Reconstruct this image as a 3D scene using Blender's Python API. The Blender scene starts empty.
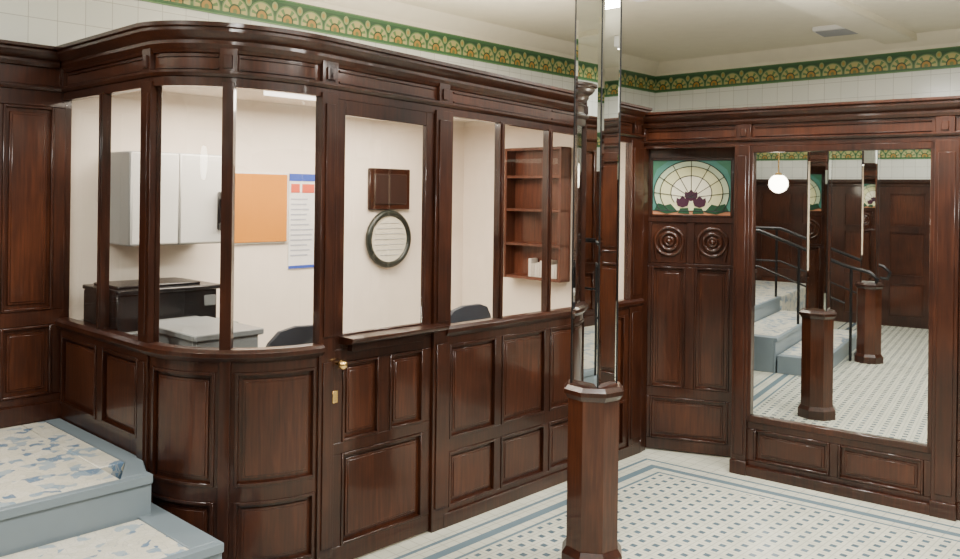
import bpy, bmesh, math, random
from mathutils import Vector, Matrix
random.seed(4)
# ---------------------------------------------------------------- plan frame
S=Vector((-.723,4.003)); U=Vector((.688,.726)).normalized(); V=Vector((-U.y,U.x))
R=.5726
def W(a,b): return S+U*a+V*b
M0=Vector((1.737,5.574)); MD=Vector((.788,-.616)).normalized()
# ---------------------------------------------------------------- materials
def newmat(name):
    m=bpy.data.materials.new(name); m.use_nodes=True
    nt=m.node_tree; b=nt.nodes['Principled BSDF']
    return m,nt,b
def simple(name,col,rough=.5,metal=0,coat=0,emit=0,ecol=None,spec=None):
    m,nt,b=newmat(name)
    b.inputs['Base Color'].default_value=(*col,1); b.inputs['Roughness'].default_value=rough
    b.inputs['Metallic'].default_value=metal; b.inputs['Coat Weight'].default_value=coat
    if spec is not None: b.inputs['Specular IOR Level'].default_value=spec
    if emit:
        b.inputs['Emission Color'].default_value=(*(ecol or col),1); b.inputs['Emission Strength'].default_value=emit
    n=nt.nodes.new('ShaderNodeTexNoise'); n.inputs['Scale'].default_value=9
    tc=nt.nodes.new('ShaderNodeTexCoord'); nt.links.new(tc.outputs['Object'],n.inputs['Vector'])
    mx=nt.nodes.new('ShaderNodeMix'); mx.data_type='RGBA'
    mx.inputs[6].default_value=(*[c*.93 for c in col],1); mx.inputs[7].default_value=(*[min(1,c*1.05) for c in col],1)
    nt.links.new(n.outputs['Fac'],mx.inputs[0]); nt.links.new(mx.outputs[2],b.inputs['Base Color'])
    return m
def wood_mat(name,dark,mid,light,rough=.3):
    m,nt,b=newmat(name); L=nt.links
    tc=nt.nodes.new('ShaderNodeTexCoord'); mp=nt.nodes.new('ShaderNodeMapping')
    mp.inputs['Scale'].default_value=(22,22,1.6)
    n=nt.nodes.new('ShaderNodeTexNoise'); n.inputs['Scale'].default_value=3; n.inputs['Detail'].default_value=6; n.inputs['Distortion'].default_value=.3
    n2=nt.nodes.new('ShaderNodeTexNoise'); n2.inputs['Scale'].default_value=2.2; n2.inputs['Detail'].default_value=2
    r=nt.nodes.new('ShaderNodeValToRGB'); e=r.color_ramp.elements
    e[0].position=.3; e[0].color=(*dark,1); e[1].position=.72; e[1].color=(*light,1)
    k=e.new(.5); k.color=(*mid,1)
    L.new(tc.outputs['Object'],mp.inputs['Vector']); L.new(mp.outputs[0],n.inputs['Vector']); L.new(tc.outputs['Object'],n2.inputs['Vector'])
    av=nt.nodes.new('ShaderNodeMath'); av.operation='MULTIPLY_ADD'; av.inputs[1].default_value=.5
    h=nt.nodes.new('ShaderNodeMath'); h.operation='MULTIPLY'; h.inputs[1].default_value=.5; L.new(n2.outputs['Fac'],h.inputs[0])
    L.new(n.outputs['Fac'],av.inputs[0]); L.new(h.outputs[0],av.inputs[2]); L.new(av.outputs[0],r.inputs[0])
    L.new(r.outputs[0],b.inputs['Base Color'])
    b.inputs['Roughness'].default_value=rough; b.inputs['Coat Weight'].default_value=.5; b.inputs['Coat Roughness'].default_value=.09
    b.inputs['Specular IOR Level'].default_value=.25
    return m
WOOD=wood_mat('mahogany',(.008,.0021,.0009),(.025,.0066,.0026),(.055,.0155,.0060),.36)
PANEL=wood_mat('mahogany_panel',(.013,.0034,.0013),(.038,.0102,.0039),(.080,.0230,.0088),.34)
def glass_mat():
    m=bpy.data.materials.new('clear_glass'); m.use_nodes=True; nt=m.node_tree; nt.nodes.clear(); L=nt.links
    o=nt.nodes.new('ShaderNodeOutputMaterial'); t=nt.nodes.new('ShaderNodeBsdfTransparent'); g=nt.nodes.new('ShaderNodeBsdfGlossy')
    g.inputs['Roughness'].default_value=.01; t.inputs[0].default_value=(.98,.985,.98,1)
    f=nt.nodes.new('ShaderNodeLayerWeight'); f.inputs[0].default_value=.5
    p=nt.nodes.new('ShaderNodeMath'); p.operation='POWER'; p.inputs[1].default_value=4.5; L.new(f.outputs['Facing'],p.inputs[0])
    a=nt.nodes.new('ShaderNodeMath'); a.operation='MULTIPLY_ADD'; a.inputs[1].default_value=.93; a.inputs[2].default_value=.055; L.new(p.outputs[0],a.inputs[0])
    mx=nt.nodes.new('ShaderNodeMixShader'); L.new(a.outputs[0],mx.inputs[0]); L.new(t.outputs[0],mx.inputs[1]); L.new(g.outputs[0],mx.inputs[2]); L.new(mx.outputs[0],o.inputs[0])
    return m
GLASS=glass_mat()
MIRROR=simple('mirror_silver',(.88,.9,.88),.01,1)
BRASS=simple('brass',(.75,.5,.2),.25,1)
CREAM=simple('cream_plaster',(.82,.72,.61),.6)
CEIL=simple('cream_ceiling_paint',(.78,.73,.58),.55)
WHITEP=simple('white_laminate',(.74,.73,.70),.35)
DOORG=simple('pale_grey_laminate',(.62,.61,.58),.35)
GREYP=simple('grey_laminate',(.20,.21,.21),.4)
MIDGREY=simple('cabinet_grey',(.30,.31,.31),.4)
BLACK=simple('black_plastic',(.010,.010,.011),.25)
IRON=simple('black_iron',(.015,.015,.016),.35,.6)
CHAIRM=simple('charcoal_fabric',(.03,.034,.045),.7)
STONE=simple('blue_grey_stone',(.16,.20,.225),.4)
NOTICE=simple('ochre_felt',(.58,.22,.015),.9)
PAPER=simple('paper',(.75,.74,.72),.7); BLUE=simple('poster_blue',(.03,.07,.38),.6); RED=simple('poster_red',(.62,.09,.04),.6)
PRINT=simple('poster_print',(.40,.42,.48),.7)
GREENE=simple('mirror_rim',(.018,.024,.020),.3,.2)
def mathn(nt,op,a,b=None,c=None):
    n=nt.nodes.new('ShaderNodeMath'); n.operation=op
    for i,x in enumerate((a,b,c)):
        if x is None: continue
        if isinstance(x,(int,float)): n.inputs[i].default_value=x
        else: nt.links.new(x,n.inputs[i])
    return n.outputs[0]
def dotn(nt,vec,d,off):
    s=nt.nodes.new('ShaderNodeVectorMath'); s.operation='DOT_PRODUCT'; nt.links.new(vec,s.inputs[0]); s.inputs[1].default_value=(d.x,d.y,0)
    return mathn(nt,'SUBTRACT',s.outputs['Value'],off.x*d.x+off.y*d.y)
def mixc(nt,f,c1,c2):
    mx=nt.nodes.new('ShaderNodeMix'); mx.data_type='RGBA'
    nt.links.new(f,mx.inputs[0])
    for i,c in ((6,c1),(7,c2)):
        if isinstance(c,tuple): mx.inputs[i].default_value=(*c,1)
        else: nt.links.new(c,mx.inputs[i])
    return mx.outputs[2]
def floor_mat():
    m,nt,b=newmat('mosaic_floor_tiles'); tc=nt.nodes.new('ShaderNodeTexCoord'); P=tc.outputs['Object']
    a=dotn(nt,P,U,S); bb=dotn(nt,P,V,S); n=Vector((MD.y,-MD.x)); w=dotn(nt,P,n,M0)
    p=.082
    fa=mathn(nt,'ABSOLUTE',mathn(nt,'SUBTRACT',mathn(nt,'FRACT',mathn(nt,'DIVIDE',a,p)),.5))
    fb=mathn(nt,'ABSOLUTE',mathn(nt,'SUBTRACT',mathn(nt,'FRACT',mathn(nt,'DIVIDE',bb,p)),.5))
    dot=mathn(nt,'LESS_THAN',mathn(nt,'MAXIMUM',fa,fb),.21)
    gr=mathn(nt,'GREATER_THAN',mathn(nt,'MAXIMUM',fa,fb),.46)
    e=mathn(nt,'MINIMUM',mathn(nt,'MULTIPLY',bb,-1),w)
    infield=mathn(nt,'GREATER_THAN',e,.36)
    def band(lo,hi): return mathn(nt,'MULTIPLY',mathn(nt,'GREATER_THAN',e,lo),mathn(nt,'LESS_THAN',e,hi))
    bands=mathn(nt,'MAXIMUM',mathn(nt,'MAXIMUM',band(.11,.135),band(.21,.265)),band(.32,.34))
    no=nt.nodes.new('ShaderNodeTexNoise'); no.inputs['Scale'].default_value=6; nt.links.new(P,no.inputs['Vector'])
    vor=nt.nodes.new('ShaderNodeTexVoronoi'); vor.inputs['Scale'].default_value=30; nt.links.new(P,vor.inputs['Vector'])
    base=mixc(nt,no.outputs['Fac'],(.38,.39,.31),(.60,.59,.49))
    base=mixc(nt,mathn(nt,'MULTIPLY',gr,.6),base,(.27,.28,.25))
    blue=mixc(nt,vor.outputs['Distance'],(.05,.08,.10),(.10,.145,.18))
    c=mixc(nt,mathn(nt,'MULTIPLY',dot,infield),base,blue)
    c=mixc(nt,bands,c,(.11,.16,.19))
    nt.links.new(c,b.inputs['Base Color']); b.inputs['Roughness'].default_value=.26
    return m
FLOOR=floor_mat()
def crazy_mat():
    m,nt,b=newmat('crazy_mosaic'); tc=nt.nodes.new('ShaderNodeTexCoord')
    v=nt.nodes.new('ShaderNodeTexVoronoi'); v.inputs['Scale'].default_value=19; v.distance='MANHATTAN'
    n=nt.nodes.new('ShaderNodeTexVoronoi'); n.feature='DISTANCE_TO_EDGE'; n.inputs['Scale'].default_value=30
    for q in (v,n): nt.links.new(tc.outputs['Object'],q.inputs['Vector'])
    sp=nt.nodes.new('ShaderNodeSeparateColor'); nt.links.new(v.outputs['Color'],sp.inputs[0])
    r=nt.nodes.new('ShaderNodeValToRGB'); r.color_ramp.interpolation='CONSTANT'; e=r.color_ramp.elements
    e[0].position=0; e[0].color=(.56,.53,.43,1); e[1].position=.40; e[1].color=(.28,.35,.39,1)
    for ps,c in ((.52,(.60,.57,.48,1)),(.74,(.11,.18,.27,1)),(.82,(.20,.28,.35,1)),(.90,(.50,.48,.39,1))):
        k=e.new(ps); k.color=c
    nt.links.new(sp.outputs[0],r.inputs[0])
    g=mathn(nt,'LESS_THAN',n.outputs['Distance'],.035)
    c=mixc(nt,mathn(nt,'MULTIPLY',g,.6),r.outputs[0],(.38,.38,.34)); nt.links.new(c,b.inputs['Base Color']); b.inputs['Roughness'].default_value=.35
    return m
CRAZY=crazy_mat()
def tile_mat():
    m,nt,b=newmat('white_glazed_tile'); tc=nt.nodes.new('ShaderNodeTexCoord'); sp=nt.nodes.new('ShaderNodeSeparateXYZ'); nt.links.new(tc.outputs['Object'],sp.inputs[0])
    cb=nt.nodes.new('ShaderNodeCombineXYZ'); nt.links.new(sp.outputs[0],cb.inputs[0]); nt.links.new(sp.outputs[2],cb.inputs[1])
    br=nt.nodes.new('ShaderNodeTexBrick'); br.offset=0; br.inputs['Scale'].default_value=1; br.inputs['Brick Width'].default_value=.152; br.inputs['Row Height'].default_value=.152
    br.inputs['Mortar Size'].default_value=.002; br.inputs['Color1'].default_value=(.72,.73,.67,1); br.inputs['Color2'].default_value=(.66,.68,.63,1); br.inputs['Mortar'].default_value=(.42,.42,.38,1)
    nt.links.new(cb.outputs[0],br.inputs['Vector']); nt.links.new(br.outputs['Color'],b.inputs['Base Color']); b.inputs['Roughness'].default_value=.15
    return m
TILE=tile_mat()
FZ0,FZ1=2.93,3.11
def frieze_mat():
    m,nt,b=newmat('green_lotus_frieze'); tc=nt.nodes.new('ShaderNodeTexCoord'); sp=nt.nodes.new('ShaderNodeSeparateXYZ'); nt.links.new(tc.outputs['Object'],sp.inputs[0])
    x=sp.outputs[0]; z=sp.outputs[2]
    v=mathn(nt,'FRACT',mathn(nt,'DIVIDE',mathn(nt,'SUBTRACT',z,FZ0-(FZ1-FZ0)*20),FZ1-FZ0))
    u0=mathn(nt,'SUBTRACT',mathn(nt,'FRACT',mathn(nt,'DIVIDE',x,.20)),.5)
    fu=mathn(nt,'ABSOLUTE',u0)
    def rad(ux,cy,sx=1.15):
        dy=mathn(nt,'SUBTRACT',v,cy); return mathn(nt,'SQRT',mathn(nt,'ADD',mathn(nt,'POWER',mathn(nt,'MULTIPLY',ux,sx),2),mathn(nt,'POWER',dy,2))),dy
    r,dy=rad(fu,.22)
    def rng(q,lo,hi): return mathn(nt,'MULTIPLY',mathn(nt,'GREATER_THAN',q,lo),mathn(nt,'LESS_THAN',q,hi))
    ang=mathn(nt,'ARCTAN2',fu,dy); pet=mathn(nt,'GREATER_THAN',mathn(nt,'SINE',mathn(nt,'MULTIPLY',ang,9)),-.1)
    c=mixc(nt,rng(r,0,.56),(.030,.085,.04),(.10,.19,.07))
    c=mixc(nt,mathn(nt,'MULTIPLY',pet,rng(r,.26,.46)),c,(.40,.36,.13))
    c=mixc(nt,rng(r,.46,.51),c,(.32,.33,.16))
    c=mixc(nt,rng(r,.20,.26),c,(.02,.06,.03)); c=mixc(nt,rng(r,0,.20),c,(.34,.20,.04)); c=mixc(nt,rng(r,0,.09),c,(.12,.16,.05))
    fu2=mathn(nt,'SUBTRACT',.5,fu); r2,_=rad(fu2,.68,1.5)
    c=mixc(nt,rng(r2,0,.17),c,(.24,.30,.12)); c=mixc(nt,rng(r2,0,.09),c,(.36,.24,.06))
    ed=mathn(nt,'ABSOLUTE',mathn(nt,'SUBTRACT',v,.5))
    c=mixc(nt,mathn(nt,'GREATER_THAN',ed,.35),c,(.04,.12,.05))
    c=mixc(nt,mathn(nt,'GREATER_THAN',ed,.45),c,(.12,.23,.10))
    nt.links.new(c,b.inputs['Base Color']); b.inputs['Roughness'].default_value=.18
    return m
FRIEZE=frieze_mat()
# ---------------------------------------------------------------- mesh helpers
class Path:
    def __init__(s,segs): s.segs=segs
    def at(s,t):
        acc=0
        for i,g in enumerate(s.segs):
            last=i==len(s.segs)-1
            if t<=acc+g[-1]+1e-9 or last:
                k=t-acc
                if g[0]=='L':
                    return g[1]+g[2]*k, Vector((g[2].y,-g[2].x))
                an=g[3]+k/g[2]; n=Vector((math.cos(an),math.sin(an))); return g[1]+n*g[2],n
            acc+=g[-1]
    def nodes(s,a,b):
        out=[a]; acc=0
        for g in s.segs:
            e=acc+g[-1]
            if g[0]=='A':
                k=max(1,int(g[-1]/.03))
                for i in range(k+1):
                    q=acc+g[-1]*i/k
                    if a+1e-4<q<b-1e-4: out.append(q)
            elif a+1e-4<e<b-1e-4: out.append(e)
            acc=e
        out.append(b)
        r=[out[0]]
        for q in out[1:]:
            if q-r[-1]>1e-5: r.append(q)
        return r
def line(p,d,l): return Path([('L',Vector(p),Vector(d).normalized(),l)])
def lift(x,z):      # old joinery: the head of the kiosk runs very slightly out of level
    return z+max(0,z-1.08)*(-.04)*max(-1.6,min(1.1,x))
class MB:
    def __init__(s,name,zf=None): s.name=name; s.v=[]; s.f=[]; s.mi=[]; s.mats=[]; s.zf=zf
    def m(s,mat):
        if mat not in s.mats: s.mats.append(mat)
        return s.mats.index(mat)
    def add(s,vs,fs,mat):
        o=len(s.v); i=s.m(mat)
        for x,y,z in vs: s.v.append((x,y,s.zf(x,z) if s.zf else z))
        for f in fs: s.f.append([o+k for k in f]); s.mi.append(i)
    def sweep(s,path,a,b,prof,mat):
        ns=path.nodes(a,b); k=len(prof); vs=[]; fs=[]
        for t in ns:
            p,n=path.at(t)
            for d,z in prof: vs.append((p.x+n.x*d,p.y+n.y*d,z))
        for i in range(len(ns)-1):
            for j in range(k):
                j2=(j+1)%k; fs.append((i*k+j,(i+1)*k+j,(i+1)*k+j2,i*k+j2))
        fs.append(tuple(range(k-1,-1,-1))); fs.append(tuple((len(ns)-1)*k+j for j in range(k)))
        s.add(vs,fs,mat)
    def bar(s,path,a,b,z0,z1,d0,d1,mat): s.sweep(path,a,b,[(d0,z0),(d1,z0),(d1,z1),(d0,z1)],mat)
    def panel(s,path,a,b,z0,z1,d=0,mat=None,wm=None):
        mat=mat or PANEL; wm=wm or WOOD; w=.014
        s.bar(path,a,b,z0,z1,d-.03,d-.018,mat)
        for (q0,q1,y0,y1) in ((a,a+w,z0,z1),(b-w,b,z0,z1),(a+w,b-w,z0,z0+w),(a+w,b-w,z1-w,z1)):
            s.bar(path,q0,q1,y0,y1,d-.018,d+.006,wm)
        g=.034
        if b-a>.12 and z1-z0>.12:
            s.bar(path,a+g,b-g,z0+g,z1-g,d-.018,d-.010,mat)
            s.bar(path,a+g+.012,b-g-.012,z0+g+.012,z1-g-.012,d-.012,d-.006,mat)
    def grid(s,path,a,b,z0,z1,rows,d=0,th=.03):
        y=z0
        for (lo,hi,cols) in rows:
            if lo>y: s.bar(path,a,b,y,lo,d-th,d,WOOD)
            x=a
            for (c0,c1) in cols:
                if c0>x: s.bar(path,x,c0,lo,hi,d-th,d,WOOD)
                s.panel(path,c0,c1,lo,hi,d); x=c1
            if b>x: s.bar(path,x,b,lo,hi,d-th,d,WOOD)
            y=hi
        if z1>y: s.bar(path,a,b,y,z1,d-th,d,WOOD)
    def box(s,x0,x1,y0,y1,z0,z1,mat):
        vs=[(x,y,z) for x in (x0,x1) for y in (y0,y1) for z in (z0,z1)]
        s.add(vs,[(0,1,3,2),(4,6,7,5),(0,4,5,1),(2,3,7,6),(0,2,6,4),(1,5,7,3)],mat)
    def boxab(s,a0,a1,b0,b1,z0,z1,mat):
        vs=[(*W(x,y),z) for x in (a0,a1) for y in (b0,b1) for z in (z0,z1)]
        s.add(vs,[(0,1,3,2),(4,6,7,5),(0,4,5,1),(2,3,7,6),(0,2,6,4),(1,5,7,3)],mat)
    def poly(s,pts,z0,z1,mat,close=None):
        k=len(pts); vs=[(x,y,z0) for x,y in pts]+[(x,y,z1) for x,y in pts]
        s.add(vs,[tuple(range(k-1,-1,-1)),tuple(range(k,2*k))]+[(i,(i+1)%k,k+(i+1)%k,k+i) for i in range(k)],mat)
    def frust(s,c,r0,r1,z0,z1,n,ph,mat):
        vs=[(c[0]+r*math.cos(ph+2*math.pi*i/n),c[1]+r*math.sin(ph+2*math.pi*i/n),z) for r,z in ((r0,z0),(r1,z1)) for i in range(n)]
        s.add(vs,[tuple(range(n-1,-1,-1)),tuple(range(n,2*n))]+[(i,(i+1)%n,n+(i+1)%n,n+i) for i in range(n)],mat)
    def done(s,parent=None,bevel=.003,origin=None,rot=0,flat=False):
        me=bpy.data.meshes.new(s.name); me.from_pydata(s.v,[],s.f)
        for mt in s.mats: me.materials.append(mt)
        me.polygons.foreach_set('material_index',s.mi)
        bm=bmesh.new(); bm.from_mesh(me); bmesh.ops.recalc_face_normals(bm,faces=bm.faces); bm.to_mesh(me); bm.free()
        if not flat:
            me.polygons.foreach_set('use_smooth',[True]*len(me.polygons)); me.set_sharp_from_angle(angle=math.radians(28))
        ob=bpy.data.objects.new(s.name,me); bpy.context.collection.objects.link(ob)
        if origin: ob.location=origin; ob.rotation_euler=(0,0,rot)
        if parent:
            ob.parent=parent
            if parent.type=='MESH':
                ob.matrix_parent_inverse=(Matrix.Translation(parent.location)@Matrix.Rotation(parent.rotation_euler.z,4,'Z')).inverted()
        if bevel:
            bv=ob.modifiers.new('bevel','BEVEL'); bv.width=bevel; bv.segments=1; bv.limit_method='ANGLE'; bv.angle_limit=math.radians(40)
        return ob
def empty(name,loc=(0,0,0)):
    e=bpy.data.objects.new(name,None); e.location=loc; e.empty_display_size=.1; bpy.context.collection.objects.link(e); return e
def curve(name,pts,r,mat,parent=None,cyc=False):
    c=bpy.data.curves.new(name,'CURVE'); c.dimensions='3D'; c.bevel_depth=r; c.bevel_resolution=3; sp=c.splines.new('POLY'); sp.points.add(len(pts)-1)
    for q,p in zip(sp.points,pts): q.co=(*p,1)
    sp.use_cyclic_u=cyc; c.materials.append(mat); o=bpy.data.objects.new(name,c); bpy.context.collection.objects.link(o)
    if parent: o.parent=parent
    return o
def wallbox(name,p,d,L,z0,z1,th,mat,front=0):
    M=MB(name); M.box(0,L,-front,th,z0,z1,mat); return M.done(bevel=0,origin=(p.x,p.y,0),rot=math.atan2(d.y,d.x))
# ---------------------------------------------------------------- room shell
M=MB('floor'); pts=[W(-5.2,-6.2),W(5.8,-6.2),W(5.8,1.9),W(-5.2,1.9)]; M.poly([tuple(p) for p in pts],-.1,0,FLOOR); M.done(bevel=0)
M=MB('ceiling'); M.poly([tuple(p) for p in pts],3.24,3.34,CEIL)
M.boxab(-5,5.6,-.98,-.70,3.18,3.25,CEIL)
for aa in (1.03,-1.85): M.boxab(aa-.12,aa+.12,-6,1.67,3.19,3.25,CEIL)
M.done(bevel=.01)
wb=wallbox('wall_back',W(-5,1.67),U,10.6,0,3.24,.12,TILE)
wr=wallbox('wall_right',W(5.6,1.67),-V,7.67,0,3.24,.12,TILE)
wl=wallbox('wall_left',W(-5,-6),V,7.67,0,3.24,.12,TILE)
wf=wallbox('wall_front',W(5.6,-6),-U,10.6,0,3.24,.12,TILE)
for i,(p,d,L) in enumerate(((W(-5,1.67),U,10.6),(W(5.6,1.67),-V,7.67),(W(-5,-6),V,7.67),(W(5.6,-6),-U,10.6))):
    wallbox('trim_%d'%(i+1),p,d,L,FZ0,FZ1,0,FRIEZE,.012)
    M=MB('trim_%d'%(i+5)); M.add([],[],CEIL)
    M.sweep(line((0,0),(1,0),L),0,L,[(0,FZ1),(.02,FZ1),(.03,FZ1+.03),(.10,3.20),(.12,3.24),(0,3.24)],CEIL)
    M.done(bevel=0,origin=(p.x,p.y,0),rot=math.atan2(d.y,d.x))
wallbox('trim_9',W(-5,-6),V,7.67,FZ0-.54,FZ0-.36,0,FRIEZE,.012)
# ---------------------------------------------------------------- staircase
M=MB('staircase')
def step(b0,b1,z0,z1,ae=-.578):
    M.boxab(-2.9,ae-.13,b0+.04,b1,z0,z1,CRAZY)
    M.boxab(-2.9,ae,b0,b0+.04,z1-.04,z1+.002,STONE); M.boxab(-2.9,ae,b0+.015,b0+.04,z0,z1-.04,STONE)
step(.35,1.6,0,.54,-.645); step(-.143,.35,0,.36); step(-.60,-.143,0,.18)
M.poly([tuple(W(*q)) for q in ((-.775,.39),(-.645,.39),(-.645,.42),(-.578,.60),(-.578,1.6),(-.66,1.6),(-.66,.60))],0,.542,STONE)
M.boxab(-.775,-.66,.61,1.6,0,.54,CRAZY)
for b0,b1,z in ((-.103,.56,.36),(-.56,-.143,.18)): M.boxab(-.708,-.578,b0,b1,0,z+.002,STONE)
M.boxab(-4.9,-2.9,.35,1.6,0,.54,CRAZY)
M.done(bevel=.004)
rail=empty('stair_handrail')
for k,aa in enumerate((-1.75,-2.82)):
    def q(b,z): p=W(aa,b); return (p.x,p.y,z)
    curve('rail_%d'%k,[q(1.3,1.42),q(.35,1.42),q(-.6,1.06),q(-.85,1.0),q(-.93,.93),q(-.9,.85),q(-.82,.86)],.02,IRON,rail)
    curve('lower_rail_%d'%k,[q(1.3,1.0),q(.35,1.0),q(-.6,.64)],.011,IRON,rail)
    for j,(b,z0,z1) in enumerate(((1.3,.54,1.42),(.40,.54,1.41),(-.10,.36,1.25),(-.66,0,1.04))): curve('post_%d_%d'%(k,j),[q(b,z0),q(b,z1)],.016,IRON,rail)
# ---------------------------------------------------------------- cornice profiles
def cornice(M,path,a,b,top,mat=None,back=-.06):
    mat=mat or WOOD; t=top
    M.sweep(path,a,b,[(back,t-.105),(.008,t-.105),(.02,t-.085),(.02,t-.07),(.045,t-.055),(.06,t-.035),(.06,t-.022),(.075,t-.018),(.075,t),(back,t)],mat)
# ---------------------------------------------------------------- kiosk
kiosk=empty('attendant_kiosk')
F=W(-R,R+1.1)
KP=Path([('L',F,-V,1.1),('A',W(0,R),R,math.atan2(-U.y,-U.x),R*math.pi/2),('L',W(0,0),U,3.0)])
A1=1.1+R*math.pi/2
def sf(t): return A1+.725+t
K=MB('woodwork',lift)
END=sf(2.02)
D0,D1=sf(-.655),sf(-.005)
zt=2.22
def lower(a,b,bays,side=False):
    if side: rows=[(.62,1.0,bays)]
    else: rows=[(.10,.40,bays),(.47,.985,bays)]
    K.grid(KP,a,b,0,1.04,rows)
    K.bar(KP,a,b,0,.075,0,.014,WOOD)
    K.sweep(KP,a,b,[(-.04,1.03),(.006,1.03),(.02,1.045),(.03,1.055),(.03,1.075),(.012,1.09),(-.04,1.09)],WOOD)
lower(0,1.05,[(.07,.53),(.60,1.0)],True)
lower(1.05,D0-.07,[(1.15,1.505),(1.595,A1-.03)])
lower(D1+.09,END,[(sf(.13),sf(.505)),(sf(.555),sf(.955)),(sf(1.0),sf(1.39)),(sf(1.44),sf(1.82))])
for a,b in ((0,.05),(1.02,1.12),(1.525,1.575),(A1-.02,D0),(D1,sf(.12)),(sf(1.87),END)):
    K.bar(KP,a,b,0,zt+.02,-.045,.012,WOOD)
    if b-a>.07:
        K.bar(KP,a+.02,b-.02,.12,1.0,.01,.02,WOOD); K.bar(KP,a+.02,b-.02,1.12,zt-.03,.01,.02,WOOD)
for c,w in ((.563,.03),(sf(.53),.04),(sf(.975),.04),(sf(1.415),.04)): K.bar(KP,c-w/2,c+w/2,1.08,zt+.01,-.04,.006,WOOD); K.bar(KP,c-.01,c+.01,1.08,zt,.004,.014,WOOD)
K.bar(KP,0,END,zt,2.275,-.045,0,WOOD); K.sweep(KP,0,END,[(-.01,2.262),(.01,2.262),(.022,2.275),(.022,2.287),(-.01,2.287)],WOOD)
K.bar(KP,0,END,2.28,2.40,-.045,-.012,PANEL)
K.sweep(KP,0,END,[(-.02,2.36),(.0,2.365),(.008,2.385),(-.02,2.385)],WOOD)
cornice(K,KP,-.05,END,2.485)
for c in (.03,1.07,1.55,A1+.02,D0-.04,D1+.06,sf(1.94)):
    K.bar(KP,c-.04,c+.04,2.275,2.385,-.02,.012,WOOD)
    K.bar(KP,c-.018,c+.018,2.30,2.355,.008,.022,WOOD)
for a,b in ((.1,1.0),(1.14,1.5),(1.6,A1-.05),(D0+.02,D1),(sf(.14),sf(.95)),(sf(1.0),sf(1.86))):
    for z in (2.298,2.35): K.bar(KP,a,b,z-.004,z+.004,-.014,-.004,WOOD)
K.done(kiosk)
G=MB('glass_panes',lift)
for a,b in ((.05,.548),(.578,1.02),(1.12,1.525),(1.575,A1-.02),(sf(.12),sf(.51)),(sf(.55),sf(.955)),(sf(.995),sf(1.395)),(sf(1.435),sf(1.87))):
    G.bar(KP,a,b,1.085,zt,-.022,-.018,GLASS)
G.done(kiosk,0)
door=empty('door_1')
Dm=MB('leaf',lift)
dl,dr=D0+.004,D1-.004
gl,gr=dl+.055,dr-.055; mid=(gl+gr)/2
Dm.grid(KP,dl,dr,.01,1.05,[(.10,.545,[(gl,gr)]),(.60,.985,[(gl,mid-.035),(mid+.035,gr)])],-.004)
Dm.bar(KP,dl,gl,1.05,2.225,-.034,-.004,WOOD); Dm.bar(KP,gr,dr,1.05,2.225,-.034,-.004,WOOD); Dm.bar(KP,gl,gr,2.15,2.225,-.034,-.004,WOOD); Dm.bar(KP,gl,gr,1.05,1.12,-.034,-.004,WOOD)
Dm.sweep(KP,dl+.03,dr+.03,[(-.01,1.075),(.05,1.075),(.10,1.09),(.105,1.10),(.105,1.112),(-.01,1.112)],WOOD)
Dm.bar(KP,gl+.03,gr-.03,1.035,1.075,-.01,.03,WOOD)
Dm.bar(KP,gl,gr,1.12,2.165,-.022,-.018,GLASS)
Dm.bar(KP,D0-.012,D0+.018,.80,.86,.010,.016,BRASS)
Dm.done(door)
def P3(path,s,d,z): p,n=path.at(s); return Vector((p.x+n.x*d,p.y+n.y*d,z))
def ball(name,loc,r,mat,parent=None,sc=(1,1,1),seg=20):
    me=bpy.data.meshes.new(name); bm=bmesh.new(); bmesh.ops.create_uvsphere(bm,u_segments=seg,v_segments=seg//2,radius=r)
    bm.to_mesh(me); bm.free(); me.materials.append(mat); me.polygons.foreach_set('use_smooth',[True]*len(me.polygons))
    o=bpy.data.objects.new(name,me); o.location=loc; o.scale=sc; bpy.context.collection.objects.link(o)
    if parent: o.parent=parent
    return o
ball('knob',P3(KP,D0+.022,.045,.985),.024,BRASS,door)
curve('knob_stem',[P3(KP,D0+.022,-.01,.985),P3(KP,D0+.022,.035,.985)],.010,BRASS,door)
curve('knob_rose',[P3(KP,D0+.022,-.004,.985),P3(KP,D0+.022,.004,.985)],.026,BRASS,door)
I=MB('interior_lining')
I.boxab(-.53,2.62,1.64,1.668,0,2.40,CREAM); I.boxab(2.62,2.65,.05,1.64,0,2.40,CREAM)
pts=[]
for t in KP.nodes(.03,A1+2.6): p,n=KP.at(t); pts.append((p.x-n.x*.045,p.y-n.y*.045))
pts.append(tuple(W(2.62,1.64))); 
I.poly(pts,2.40,2.42,CREAM); I.done(kiosk,0)
L=MB('added_ceiling_light'); L.boxab(.3,1.7,.85,1.0,2.36,2.398,simple('diffuser',(.9,.9,.85),.5,emit=4,ecol=(1,.9,.78))); L.done(kiosk,.005)  # glowing diffuser added to light the kiosk, no such fitting is visible
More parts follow.
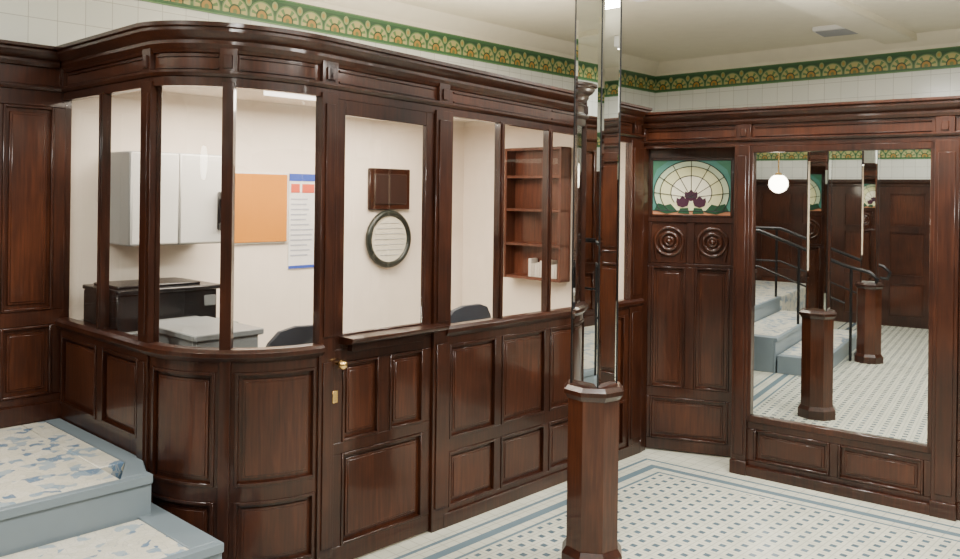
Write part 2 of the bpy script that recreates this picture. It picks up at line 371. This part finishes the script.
# left panelled wall on landing
LP=line(W(-5,1.62),U,4.45)
Lw=MB('panelling',lift)
cols=[(4.122-i*.42,4.38-i*.42) for i in range(10)][::-1]
Lw.grid(LP,0,4.44,.54,2.28,[(.68,1.06,cols),(1.14,2.18,cols)],0,.04)
Lw.bar(LP,0,4.44,.54,.64,0,.02,WOOD); Lw.bar(LP,0,4.44,2.28,2.40,-.04,-.01,PANEL); cornice(Lw,LP,0,4.40,2.485)
Lw.sweep(LP,0,4.43,[(-.01,2.255),(.012,2.262),(.022,2.275),(.022,2.287),(-.01,2.287)],WOOD)
Lw.done(wb)
for p,d,Ln,par,tp in ((W(-4.965,-6),V,7.6,wl,2.1),(W(5.6,-5.965),-U,10.6,wf,2.3),(W(5.565,1.6),-V,7.6,wr,2.3)):
    Q=line(p,d,Ln); w=MB('panelling'); n=int(Ln/.6); cs=[(i*.6+.08,i*.6+.54) for i in range(n)]
    w.grid(Q,0,Ln,0,tp-.1,[(.14,.62,cs),(.72,1.35,cs),(1.42,tp-.2,cs)],0,.03); cornice(w,Q,0,Ln,tp,back=-.03); w.done(par,bevel=0)
# ---------------------------------------------------------------- mirror partition
MP=line(M0,MD,6); T=2.39
prt=empty('mirrored_partition')
Q=MB('woodwork')
Q.bar(MP,-.82,5.6,2.14,2.185,-.06,0,WOOD); Q.sweep(MP,-.80,5.6,[(-.01,2.17),(.01,2.172),(.02,2.185),(.02,2.195),(-.01,2.2)],WOOD)
Q.bar(MP,-.82,5.6,2.185,2.30,-.06,-.012,PANEL); cornice(Q,MP,-.80,5.6,T)
for c in (-.75,.01,1.18,2.4,3.6):
    Q.bar(MP,c-.05,c+.05,2.18,2.285,-.03,.012,WOOD); Q.bar(MP,c-.02,c+.02,2.205,2.255,.01,.022,WOOD)
for a,b in ((-.68,-.06),(.08,1.11),(1.25,2.33)):
    for z in (2.205,2.262): Q.bar(MP,a,b,z-.004,z+.004,-.014,-.003,WOOD)
for a,b in ((-.80,-.70),(-.045,.055),(1.13,1.257)):
    Q.bar(MP,a,b,0,2.15,-.06,.02,WOOD); Q.bar(MP,a-.005,b+.005,0,.09,0,.032,WOOD)
    Q.bar(MP,a+.02,b-.02,.13,2.08,.018,.028,WOOD)
Q.grid(MP,.05,1.135,0,.36,[(.10,.305,[(.10,.57),(.62,1.09)])],0,.05); Q.bar(MP,.05,1.135,0,.065,0,.025,WOOD)
Q.bar(MP,.05,1.135,.36,2.14,-.06,-.03,WOOD)
for a,b,z0,z1 in ((.052,.078,.35,2.14),(1.108,1.135,.35,2.14),(.05,1.135,.35,.39),(.05,1.135,2.10,2.14)):
    Q.bar(MP,a,b,z0,z1,-.03,.012,WOOD)
cs=[(1.30+i*.6,1.84+i*.6) for i in range(7)]
Q.grid(MP,1.257,5.6,0,2.14,[(.1,.36,cs),(.45,1.3,cs),(1.38,2.08,cs)],0,.05)
Q.done(prt)
g=MB('mirror_glass'); g.bar(MP,.078,1.108,.39,2.10,-.028,-.018,MIRROR); g.done(prt,0)
# ---------------------------------------------------------------- stained glass door, ajar
door2=empty('door_2')
hp=Vector((1.192,6.09)); hd=Vector((.944,-.329)).normalized(); DP=line(hp,hd,.66); dw=.665
q=MB('leaf')
q.grid(DP,0,dw,.01,1.335,[(.09,.385,[(.065,dw-.065)]),(.455,1.31,[(.065,.30),(.365,dw-.065)])],0,.04)
q.bar(DP,0,dw,1.335,2.16,-.04,-.014,PANEL)
for a,b in ((0,.06),(.305,.36),(dw-.06,dw)): q.bar(DP,a,b,1.335,1.66,-.014,0,WOOD)
for a,b in ((0,.055),(dw-.055,dw)): q.bar(DP,a,b,1.66,2.16,-.014,0,WOOD)
q.bar(DP,0,dw,1.625,1.665,-.014,.004,WOOD); q.bar(DP,0,dw,2.075,2.16,-.014,0,WOOD)
for a,b,z0,z1 in ((.05,dw-.05,1.665,1.68),(.05,dw-.05,2.062,2.078),(.05,.066,1.665,2.078),(dw-.066,dw-.05,1.665,2.078)): q.bar(DP,a,b,z0,z1,-.014,.008,WOOD)
q.done(door2)
def ringpts(c,z,r,d,a0=0,a1=2*math.pi,n=28,rz=None): return [P3(DP,c+r*math.cos(a0+(a1-a0)*i/n),d,z+(rz or r)*math.sin(a0+(a1-a0)*i/n)) for i in range(n+(0 if a1-a0>6.28 else 1))]
for k,c in enumerate((.183,.482)):
    for r,w in ((.098,.012),(.06,.014),(.028,.012)): curve('rosette_%d_%d'%(k,int(r*1000)),ringpts(c,1.49,r,-.008),w,PANEL,door2,True)
    ball('boss_%d'%k,P3(DP,c,-.006,1.49),.02,PANEL,door2)
    for s2 in (-1,1):
        curve('tail_%d_%d'%(k,s2),[P3(DP,c+s2*(.098-.012*t*t),-.008,1.49-.13*t) for t in [i/6 for i in range(7)]],.009,PANEL,door2)
def flat(name,pts,d,mat,parent):
    m=MB(name); k=len(pts); n=DP.at(0)[1]
    A=[P3(DP,x,d,z) for x,z in pts]; B=[p+Vector((n.x,n.y,0))*.0015 for p in A]
    m.add([tuple(p) for p in A+B],[tuple(range(k)),tuple(range(2*k-1,k-1,-1))]+[(i,(i+1)%k,k+(i+1)%k,k+i) for i in range(k)],mat)
    return m.done(parent,0)
def sg(name,c): return simple(name,c,.15,emit=.22,ecol=c)  # weak emission stands in for light coming through the panes
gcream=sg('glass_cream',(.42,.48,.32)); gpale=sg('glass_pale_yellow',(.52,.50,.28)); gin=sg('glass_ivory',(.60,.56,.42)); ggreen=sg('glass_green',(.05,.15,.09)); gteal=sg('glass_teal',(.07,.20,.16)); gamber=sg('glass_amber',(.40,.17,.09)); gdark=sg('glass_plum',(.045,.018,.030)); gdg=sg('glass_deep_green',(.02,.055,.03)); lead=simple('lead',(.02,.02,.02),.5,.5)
x0,x1,z0,z1=.066,dw-.066,1.68,2.062; cx=(x0+x1)/2
flat('glass_base',[(x0,z0),(x1,z0),(x1,z1),(x0,z1)],-.013,gteal,door2)
def arc(r,rz,cz,n=24,a0=0,a1=math.pi): return [(cx+r*math.cos(a0+(a1-a0)*i/n),cz+rz*math.sin(a0+(a1-a0)*i/n)) for i in range(n+1)]
flat('amber_band',[(x0,z0),(x1,z0),(x1,1.705),(x0,1.705)],-.0125,gamber,door2)
flat('glass_ring',arc(.258,.225,1.835,32,-.62,math.pi+.62),-.0115,gcream,door2)
flat('glass_fan',arc(.215,.185,1.835,32,-.75,math.pi+.75),-.010,gpale,door2)
flat('glass_inner',arc(.14,.12,1.835,24,-.6,math.pi+.6),-.0085,gin,door2)
for sx in (-1,0,1):
    ox=sx*.058; oz=0 if sx else .045
    pt=[(0,-.03),(.035,-.018),(.045,.012),(.040,.04),(.022,.03),(0,.055),(-.022,.03),(-.040,.04),(-.045,.012),(-.035,-.018)]
    flat('tulip_%d'%(sx+1),[(cx+ox+x,1.760+oz+z) for x,z in pt],-.006,gdark,door2)
for sx in (-1,1):
    flat('leaf_%d'%sx,[(cx+sx*x,z) for x,z in ((.266,1.93),(.24,2.0),(.16,2.06),(.266,2.06))],-.0095,ggreen,door2)
    flat('leafb_%d'%sx,[(cx+sx*x,z) for x,z in ((.09,1.70),(.17,1.685),(.255,1.71),(.23,1.76),(.18,1.745),(.14,1.755))],-.007,gdg,door2)
    flat('leafc_%d'%sx,[(cx+sx*x,z) for x,z in ((.01,1.685),(.09,1.69),(.075,1.725),(.02,1.73))],-.007,gdg,door2)
for r,rz,a in ((.258,.225,.62),(.215,.185,.75),(.14,.12,.6)): curve('came_%d'%int(r*1000),[P3(DP,x,-.006,z) for x,z in arc(r,rz,1.835,32,-a,math.pi+a)],.003,lead,door2)
for a in (0,30,60,90,120,150,180):
    c,s_=math.cos(math.radians(a)),math.sin(math.radians(a)); curve('came_ray_%d'%a,[P3(DP,cx,-.0055,1.80),P3(DP,cx+.258*c,-.0055,1.835+.225*s_)],.0025,lead,door2)
curve('came_base',[P3(DP,x0,-.006,1.707),P3(DP,x1,-.006,1.707)],.003,lead,door2)
# ---------------------------------------------------------------- mirrored columns
def column(name,c):
    m=MB(name); ph=math.atan2(U.y,U.x)+math.pi/4
    def oc(w0,w1,z0,z1,mat=PANEL): k=1/math.cos(math.pi/8)/2; m.frust(c,w0*k,w1*k,z0,z1,8,math.pi/8+math.atan2(c[1],c[0]),mat)
    oc(.29,.29,0,.07,WOOD); oc(.29,.25,.07,.10,WOOD); oc(.245,.245,.10,.82); oc(.25,.28,.82,.845,WOOD); oc(.285,.285,.845,.865,WOOD); oc(.28,.25,.865,.885,WOOD)
    m.frust(c,.112,.112,.88,3.2,4,ph,MIRROR)
    m.frust(c,.135,.135,3.14,3.2,4,ph,WOOD)
    h=.112/math.sqrt(2)
    for i in range(4):
        an=ph+math.pi/4+i*math.pi/2; n=Vector((math.cos(an),math.sin(an))); t=Vector((-n.y,n.x)); C=Vector(c)
        z0,z1=.885,3.14
        o=[C+n*h+t*(-h+.002),C+n*h+t*(h-.002)]; ii=[C+n*(h+.003)+t*(-h+.02),C+n*(h+.003)+t*(h-.02)]
        vs=[(*o[0],z0),(*o[1],z0),(*o[1],z1),(*o[0],z1),(*ii[0],z0+.02),(*ii[1],z0+.02),(*ii[1],z1-.02),(*ii[0],z1-.02)]
        m.add(vs,[(4,5,6,7),(0,1,5,4),(1,2,6,5),(2,3,7,6),(3,0,4,7),(3,2,1,0)],MIRROR)
        e=C+(n+t)*h; m.frust(e,.004,.004,.885,3.14,6,0,IRON)
    return m.done(bevel=0,flat=True)
C1=Vector((.585,4.17)); column('mirrored_column',C1); column('mirrored_column.001',C1-U*2.86); column('mirrored_column.002',C1-V*3.6)
# ---------------------------------------------------------------- kiosk contents
m=MB('wall_cabinet'); m.boxab(-.32,.25,1.345,1.638,1.49,2.02,MIDGREY)
for i in range(2): m.boxab(-.318+i*.285,-.318+i*.285+.282,1.328,1.345,1.495,2.015,DOORG)
m.done(None,.012)
m=MB('worktop'); m.boxab(-.52,.15,.98,1.63,1.03,1.07,GREYP); m.boxab(-.50,.12,1.05,1.62,.1,1.03,WHITEP); m.boxab(-.50,.12,1.1,1.62,0,.1,BLACK); m.done(None,.004)
m=MB('desk'); m.boxab(-.45,-.08,.36,.92,1.10,1.13,GREYP); m.boxab(-.43,-.10,.38,.42,0,1.10,GREYP); m.boxab(-.43,-.10,.86,.9,0,1.10,GREYP); m.boxab(-.43,-.40,.42,.86,.5,1.10,GREYP); m.boxab(-.13,-.10,.42,.86,.5,1.10,GREYP); m.done(None,.005)
m=MB('printer'); A,B=-.52,.04
m.boxab(A,B,1.03,1.45,1.07,1.26,BLACK); m.boxab(A-.0,B+.02,1.01,1.47,1.26,1.285,BLACK); m.boxab(A+.12,B-.12,.985,1.03,1.10,1.12,GREYP); m.boxab(B-.08,B-.01,1.02,1.03,1.17,1.23,GREYP); m.boxab(A+.03,B-.06,1.1,1.4,1.285,1.30,BLACK); m.done(None,.008)
m=MB('notice_board'); m.boxab(.43,.90,1.625,1.639,1.46,1.93,WHITEP); m.boxab(.44,.89,1.618,1.63,1.47,1.92,NOTICE); m.done(None,.002)
m=MB('poster'); m.boxab(.915,1.14,1.634,1.639,1.28,1.93,PAPER); m.boxab(.915,1.14,1.631,1.634,1.88,1.93,BLUE); m.boxab(.93,1.0,1.631,1.634,1.80,1.86,RED); m.boxab(1.02,1.12,1.631,1.634,1.80,1.86,RED)
for i in range(12): m.boxab(.93,1.05+.07*random.random(),1.632,1.634,1.76-i*.035-.010,1.76-i*.035,PRINT)
m.boxab(.915,1.14,1.631,1.634,1.28,1.30,BLUE); m.done(None,0)
m=MB('wall_telephone'); m.boxab(.20,.235,1.31,1.328,1.57,1.80,BLACK); m.boxab(.20,.235,1.27,1.31,1.57,1.62,BLACK); m.boxab(.20,.235,1.27,1.31,1.75,1.80,BLACK); m.boxab(.20,.235,1.255,1.285,1.57,1.80,BLACK); m.done(None,.008)
m=MB('picture_frame'); m.boxab(1.60,2.0,1.61,1.638,1.68,1.99,WOOD); m.boxab(1.64,1.96,1.60,1.612,1.72,1.95,simple('dark_print',(.02,.008,.006),.4)); m.done(None,.006)
rm=empty('round_mirror')
def circ(r,off,n=40): return [(*(W(1.79+r*math.cos(2*math.pi*i/n),1.61-off)),1.46+r*math.sin(2*math.pi*i/n)) for i in range(n)]
curve('rim',circ(.195,0),.024,GREENE,rm,True)
m=MB('face'); a=circ(.19,-.005); b=circ(.19,.006); k=len(a); m.add(a+b,[tuple(range(k)),tuple(range(2*k-1,k-1,-1))]+[(i,(i+1)%k,k+(i+1)%k,k+i) for i in range(k)],simple('pale_face',(.66,.62,.5),.25)); m.done(rm,0)
for i in range(7): 
    z=1.34+i*.04; hw=math.sqrt(max(.0,.15**2-(z-1.46)**2))
    if hw>.02: curve('line_%d'%i,[(*W(1.79-hw,1.602),z),(*W(1.79+hw,1.602),z)],.0018,PRINT,rm)
m=MB('bookcase'); BW=wood_mat('reddish_wood',(.03,.009,.005),(.075,.022,.011),(.14,.045,.024),.4)
b0,b1,zb,zt2=.53,1.08,1.17,2.16; dp=2.50
m.boxab(2.60,2.619,b0,b1,zb,zt2,BW)
for z in (zb,1.42,1.68,1.93,zt2-.02): m.boxab(dp,2.60,b0,b1,z,z+.022,BW)
for b in (b0,b1-.022): m.boxab(dp-.005,2.60,b,b+.022,zb,zt2,BW)
bc=m.done(None,.002)
m=MB('books'); cols_=[simple('book_%d'%i,c,.6) for i,c in enumerate(((.5,.46,.40),(.42,.38,.33),(.55,.5,.45)))]
b=b0+.04
while b<b0+.30:
    w=random.uniform(.018,.035); m.boxab(2.51,2.59,b,b+w-.002,zb+.022,zb+.022+random.uniform(.10,.14),random.choice(cols_)); b+=w
m.done(bc,.001)
def chair(name,a,b,rot):
    ch=empty(name,(*W(a,b),0)); ch.rotation_euler=(0,0,rot)
    m=MB('backrest'); n=14; vs=[]; 
    prof=[(.66,.17),(.72,.21),(.82,.235),(.92,.23),(1.0,.20),(1.06,.15),(1.085,.07)]
    for z,hw in prof:
        for i in range(n+1):
            x=-hw+2*hw*i/n; vs.append((x,.20-.9*x*x,z+.03))
    off=len(vs); vs+= [(x,y+.035,z) for x,y,z in vs]
    fs=[]
    for r in range(len(prof)-1):
        for i in range(n):
            q=r*(n+1)+i; fs.append((q,q+1,q+n+2,q+n+1)); fs.append((off+q,off+q+n+1,off+q+n+2,off+q+1))
    ed=[i for i in range(n+1)]+[r*(n+1)+n for r in range(1,len(prof))]+[(len(prof)-1)*(n+1)+i for i in range(n-1,-1,-1)]+[r*(n+1) for r in range(len(prof)-2,0,-1)]
    for i in range(len(ed)): a_,b_=ed[i],ed[(i+1)%len(ed)]; fs.append((a_,b_,b_+off,a_+off))
    m.add(vs,fs,CHAIRM); m.done(ch,.006)
    m=MB('seat'); m.poly([(.24*math.copysign(abs(math.cos(t))**.5,math.cos(t)),.23*math.copysign(abs(math.sin(t))**.5,math.sin(t))-.03) for t in [i*math.pi/12+.01 for i in range(24)]],.46,.53,CHAIRM); m.done(ch,.02)
    m=MB('base'); m.frust((0,0),.025,.025,.08,.46,12,0,IRON)
    for i in range(5):
        t=i*2*math.pi/5; c_,s_=math.cos(t),math.sin(t)
        m.add([(c_*r-s_*w,s_*r+c_*w,z) for r,zz in ((.02,.11),(.27,.08)) for w in (-.02,.02) for z in (zz-.03,zz)],[(0,1,3,2),(4,6,7,5),(0,4,5,1),(2,3,7,6),(0,2,6,4),(1,5,7,3)],IRON)
        m.frust((c_*.27,s_*.27),.025,.025,0,.055,10,0,BLACK)
    m.box(-.03,.03,.0,.25,.43,.46,IRON); m.box(-.03,.03,.22,.245,.43,.8,IRON)
    m.done(ch,.003)
ur=math.atan2(U.y,U.x)
chair('office_chair',1.42,.60,ur+math.pi); chair('office_chair.001',.24,.58,ur+math.pi*.92)
# ---------------------------------------------------------------- ceiling vent, pendant globe
m=MB('ceiling_vent'); vc=Vector((3.0,7.1)); 
m.box(-.17,.17,-.14,.14,3.20,3.24,WHITEP)
for i in range(7): m.box(-.15,.15,-.12+i*.038,-.108+i*.038,3.19,3.20,MIDGREY)
m.done(None,.003,(vc.x,vc.y,0),math.atan2(MD.y,MD.x))
pl=empty('pendant_globe_lamp'); gp=(-2.13,2.76)
ball('globe',(*gp,1.98),.11,simple('opal_glass',(1,.95,.85),.3,emit=16,ecol=(1,.9,.72)),pl); curve('rod',[(*gp,2.08),(*gp,3.24)],.008,BRASS,pl)
m=MB('gallery'); m.frust(gp,.05,.03,2.075,2.11,16,0,BRASS); m.done(pl,.002)
# ---------------------------------------------------------------- lights
def area(name,loc,sx,sy,e,col=(1,.96,.89),rot=(0,0,0)):
    l=bpy.data.lights.new(name,'AREA'); l.shape='RECTANGLE'; l.size=sx; l.size_y=sy; l.energy=e; l.color=col
    o=bpy.data.objects.new(name,l); o.location=loc; o.rotation_euler=rot; bpy.context.collection.objects.link(o); return o
n=0
for a,b,e in ((-.6,-1.9,145),(2.0,-1.9,130),(-3.0,-1.9,95),(-2.4,.6,75),(0.2,-4.2,105),(4.5,-2.7,105),(2.6,-4.2,80),(2.0,-.25,50)):
    p=W(a,b); n+=1
    area('room_light_%d'%n,(p.x,p.y,3.12),1.1,.35,e,rot=(0,0,ur))
    h=MB('added_ceiling_light.%03d'%n); h.boxab(a-.58,a+.58,b-.2,b+.2,3.135,3.24,WHITEP); h.done(None,.01)  # unseen housing, added as a fixture for the area lamp below it
# unseen uplights added to brighten the ceiling, on kiosk roof and behind partition cornice
up=MB('added_uplighter'); up.boxab(-.1,2.3,.55,.70,2.42,2.46,WHITEP); up.done(None,.004)
p=W(1.1,.625); area('ceiling_fill',(p.x,p.y,2.48),2.3,.12,34,rot=(math.pi,0,-ur+0))
bpy.data.objects['ceiling_fill'].rotation_euler=(math.pi,0,ur)
p,nn=MP.at(1.2); p=p-nn*.16
up=MB('added_uplighter.001'); up.bar(MP,.1,2.3,2.20,2.25,-.24,-.065,WHITEP); up.done(None,.004)
area('ceiling_fill_2',(p.x,p.y,2.27),2.1,.10,34,rot=(math.pi,0,math.atan2(MD.y,MD.x)))  # second added fill, aimed up from behind the cornice
p=W(1.0,.92); area('kiosk_light',(p.x,p.y,2.34),2.0,.7,85,(1,.87,.72),(0,0,ur))
p=W(-.1,1.0); area('kiosk_light_2',(p.x,p.y,2.34),.5,.5,18,(1,.87,.72),(0,0,ur))
w=bpy.data.worlds.new('World'); bpy.context.scene.world=w; w.use_nodes=True; w.node_tree.nodes['Background'].inputs[0].default_value=(1,.95,.87,1); w.node_tree.nodes['Background'].inputs[1].default_value=.25
# ---------------------------------------------------------------- camera
cd=bpy.data.cameras.new('camera'); cam=bpy.data.objects.new('camera',cd); bpy.context.collection.objects.link(cam)
cam.location=(0,0,1.8); cam.rotation_euler=(math.pi/2,-.013,0); cd.sensor_width=36; cd.lens=850/960*36; cd.shift_y=-84.5/960; cd.shift_x=3/960; cd.clip_start=.05
bpy.context.scene.camera=cam
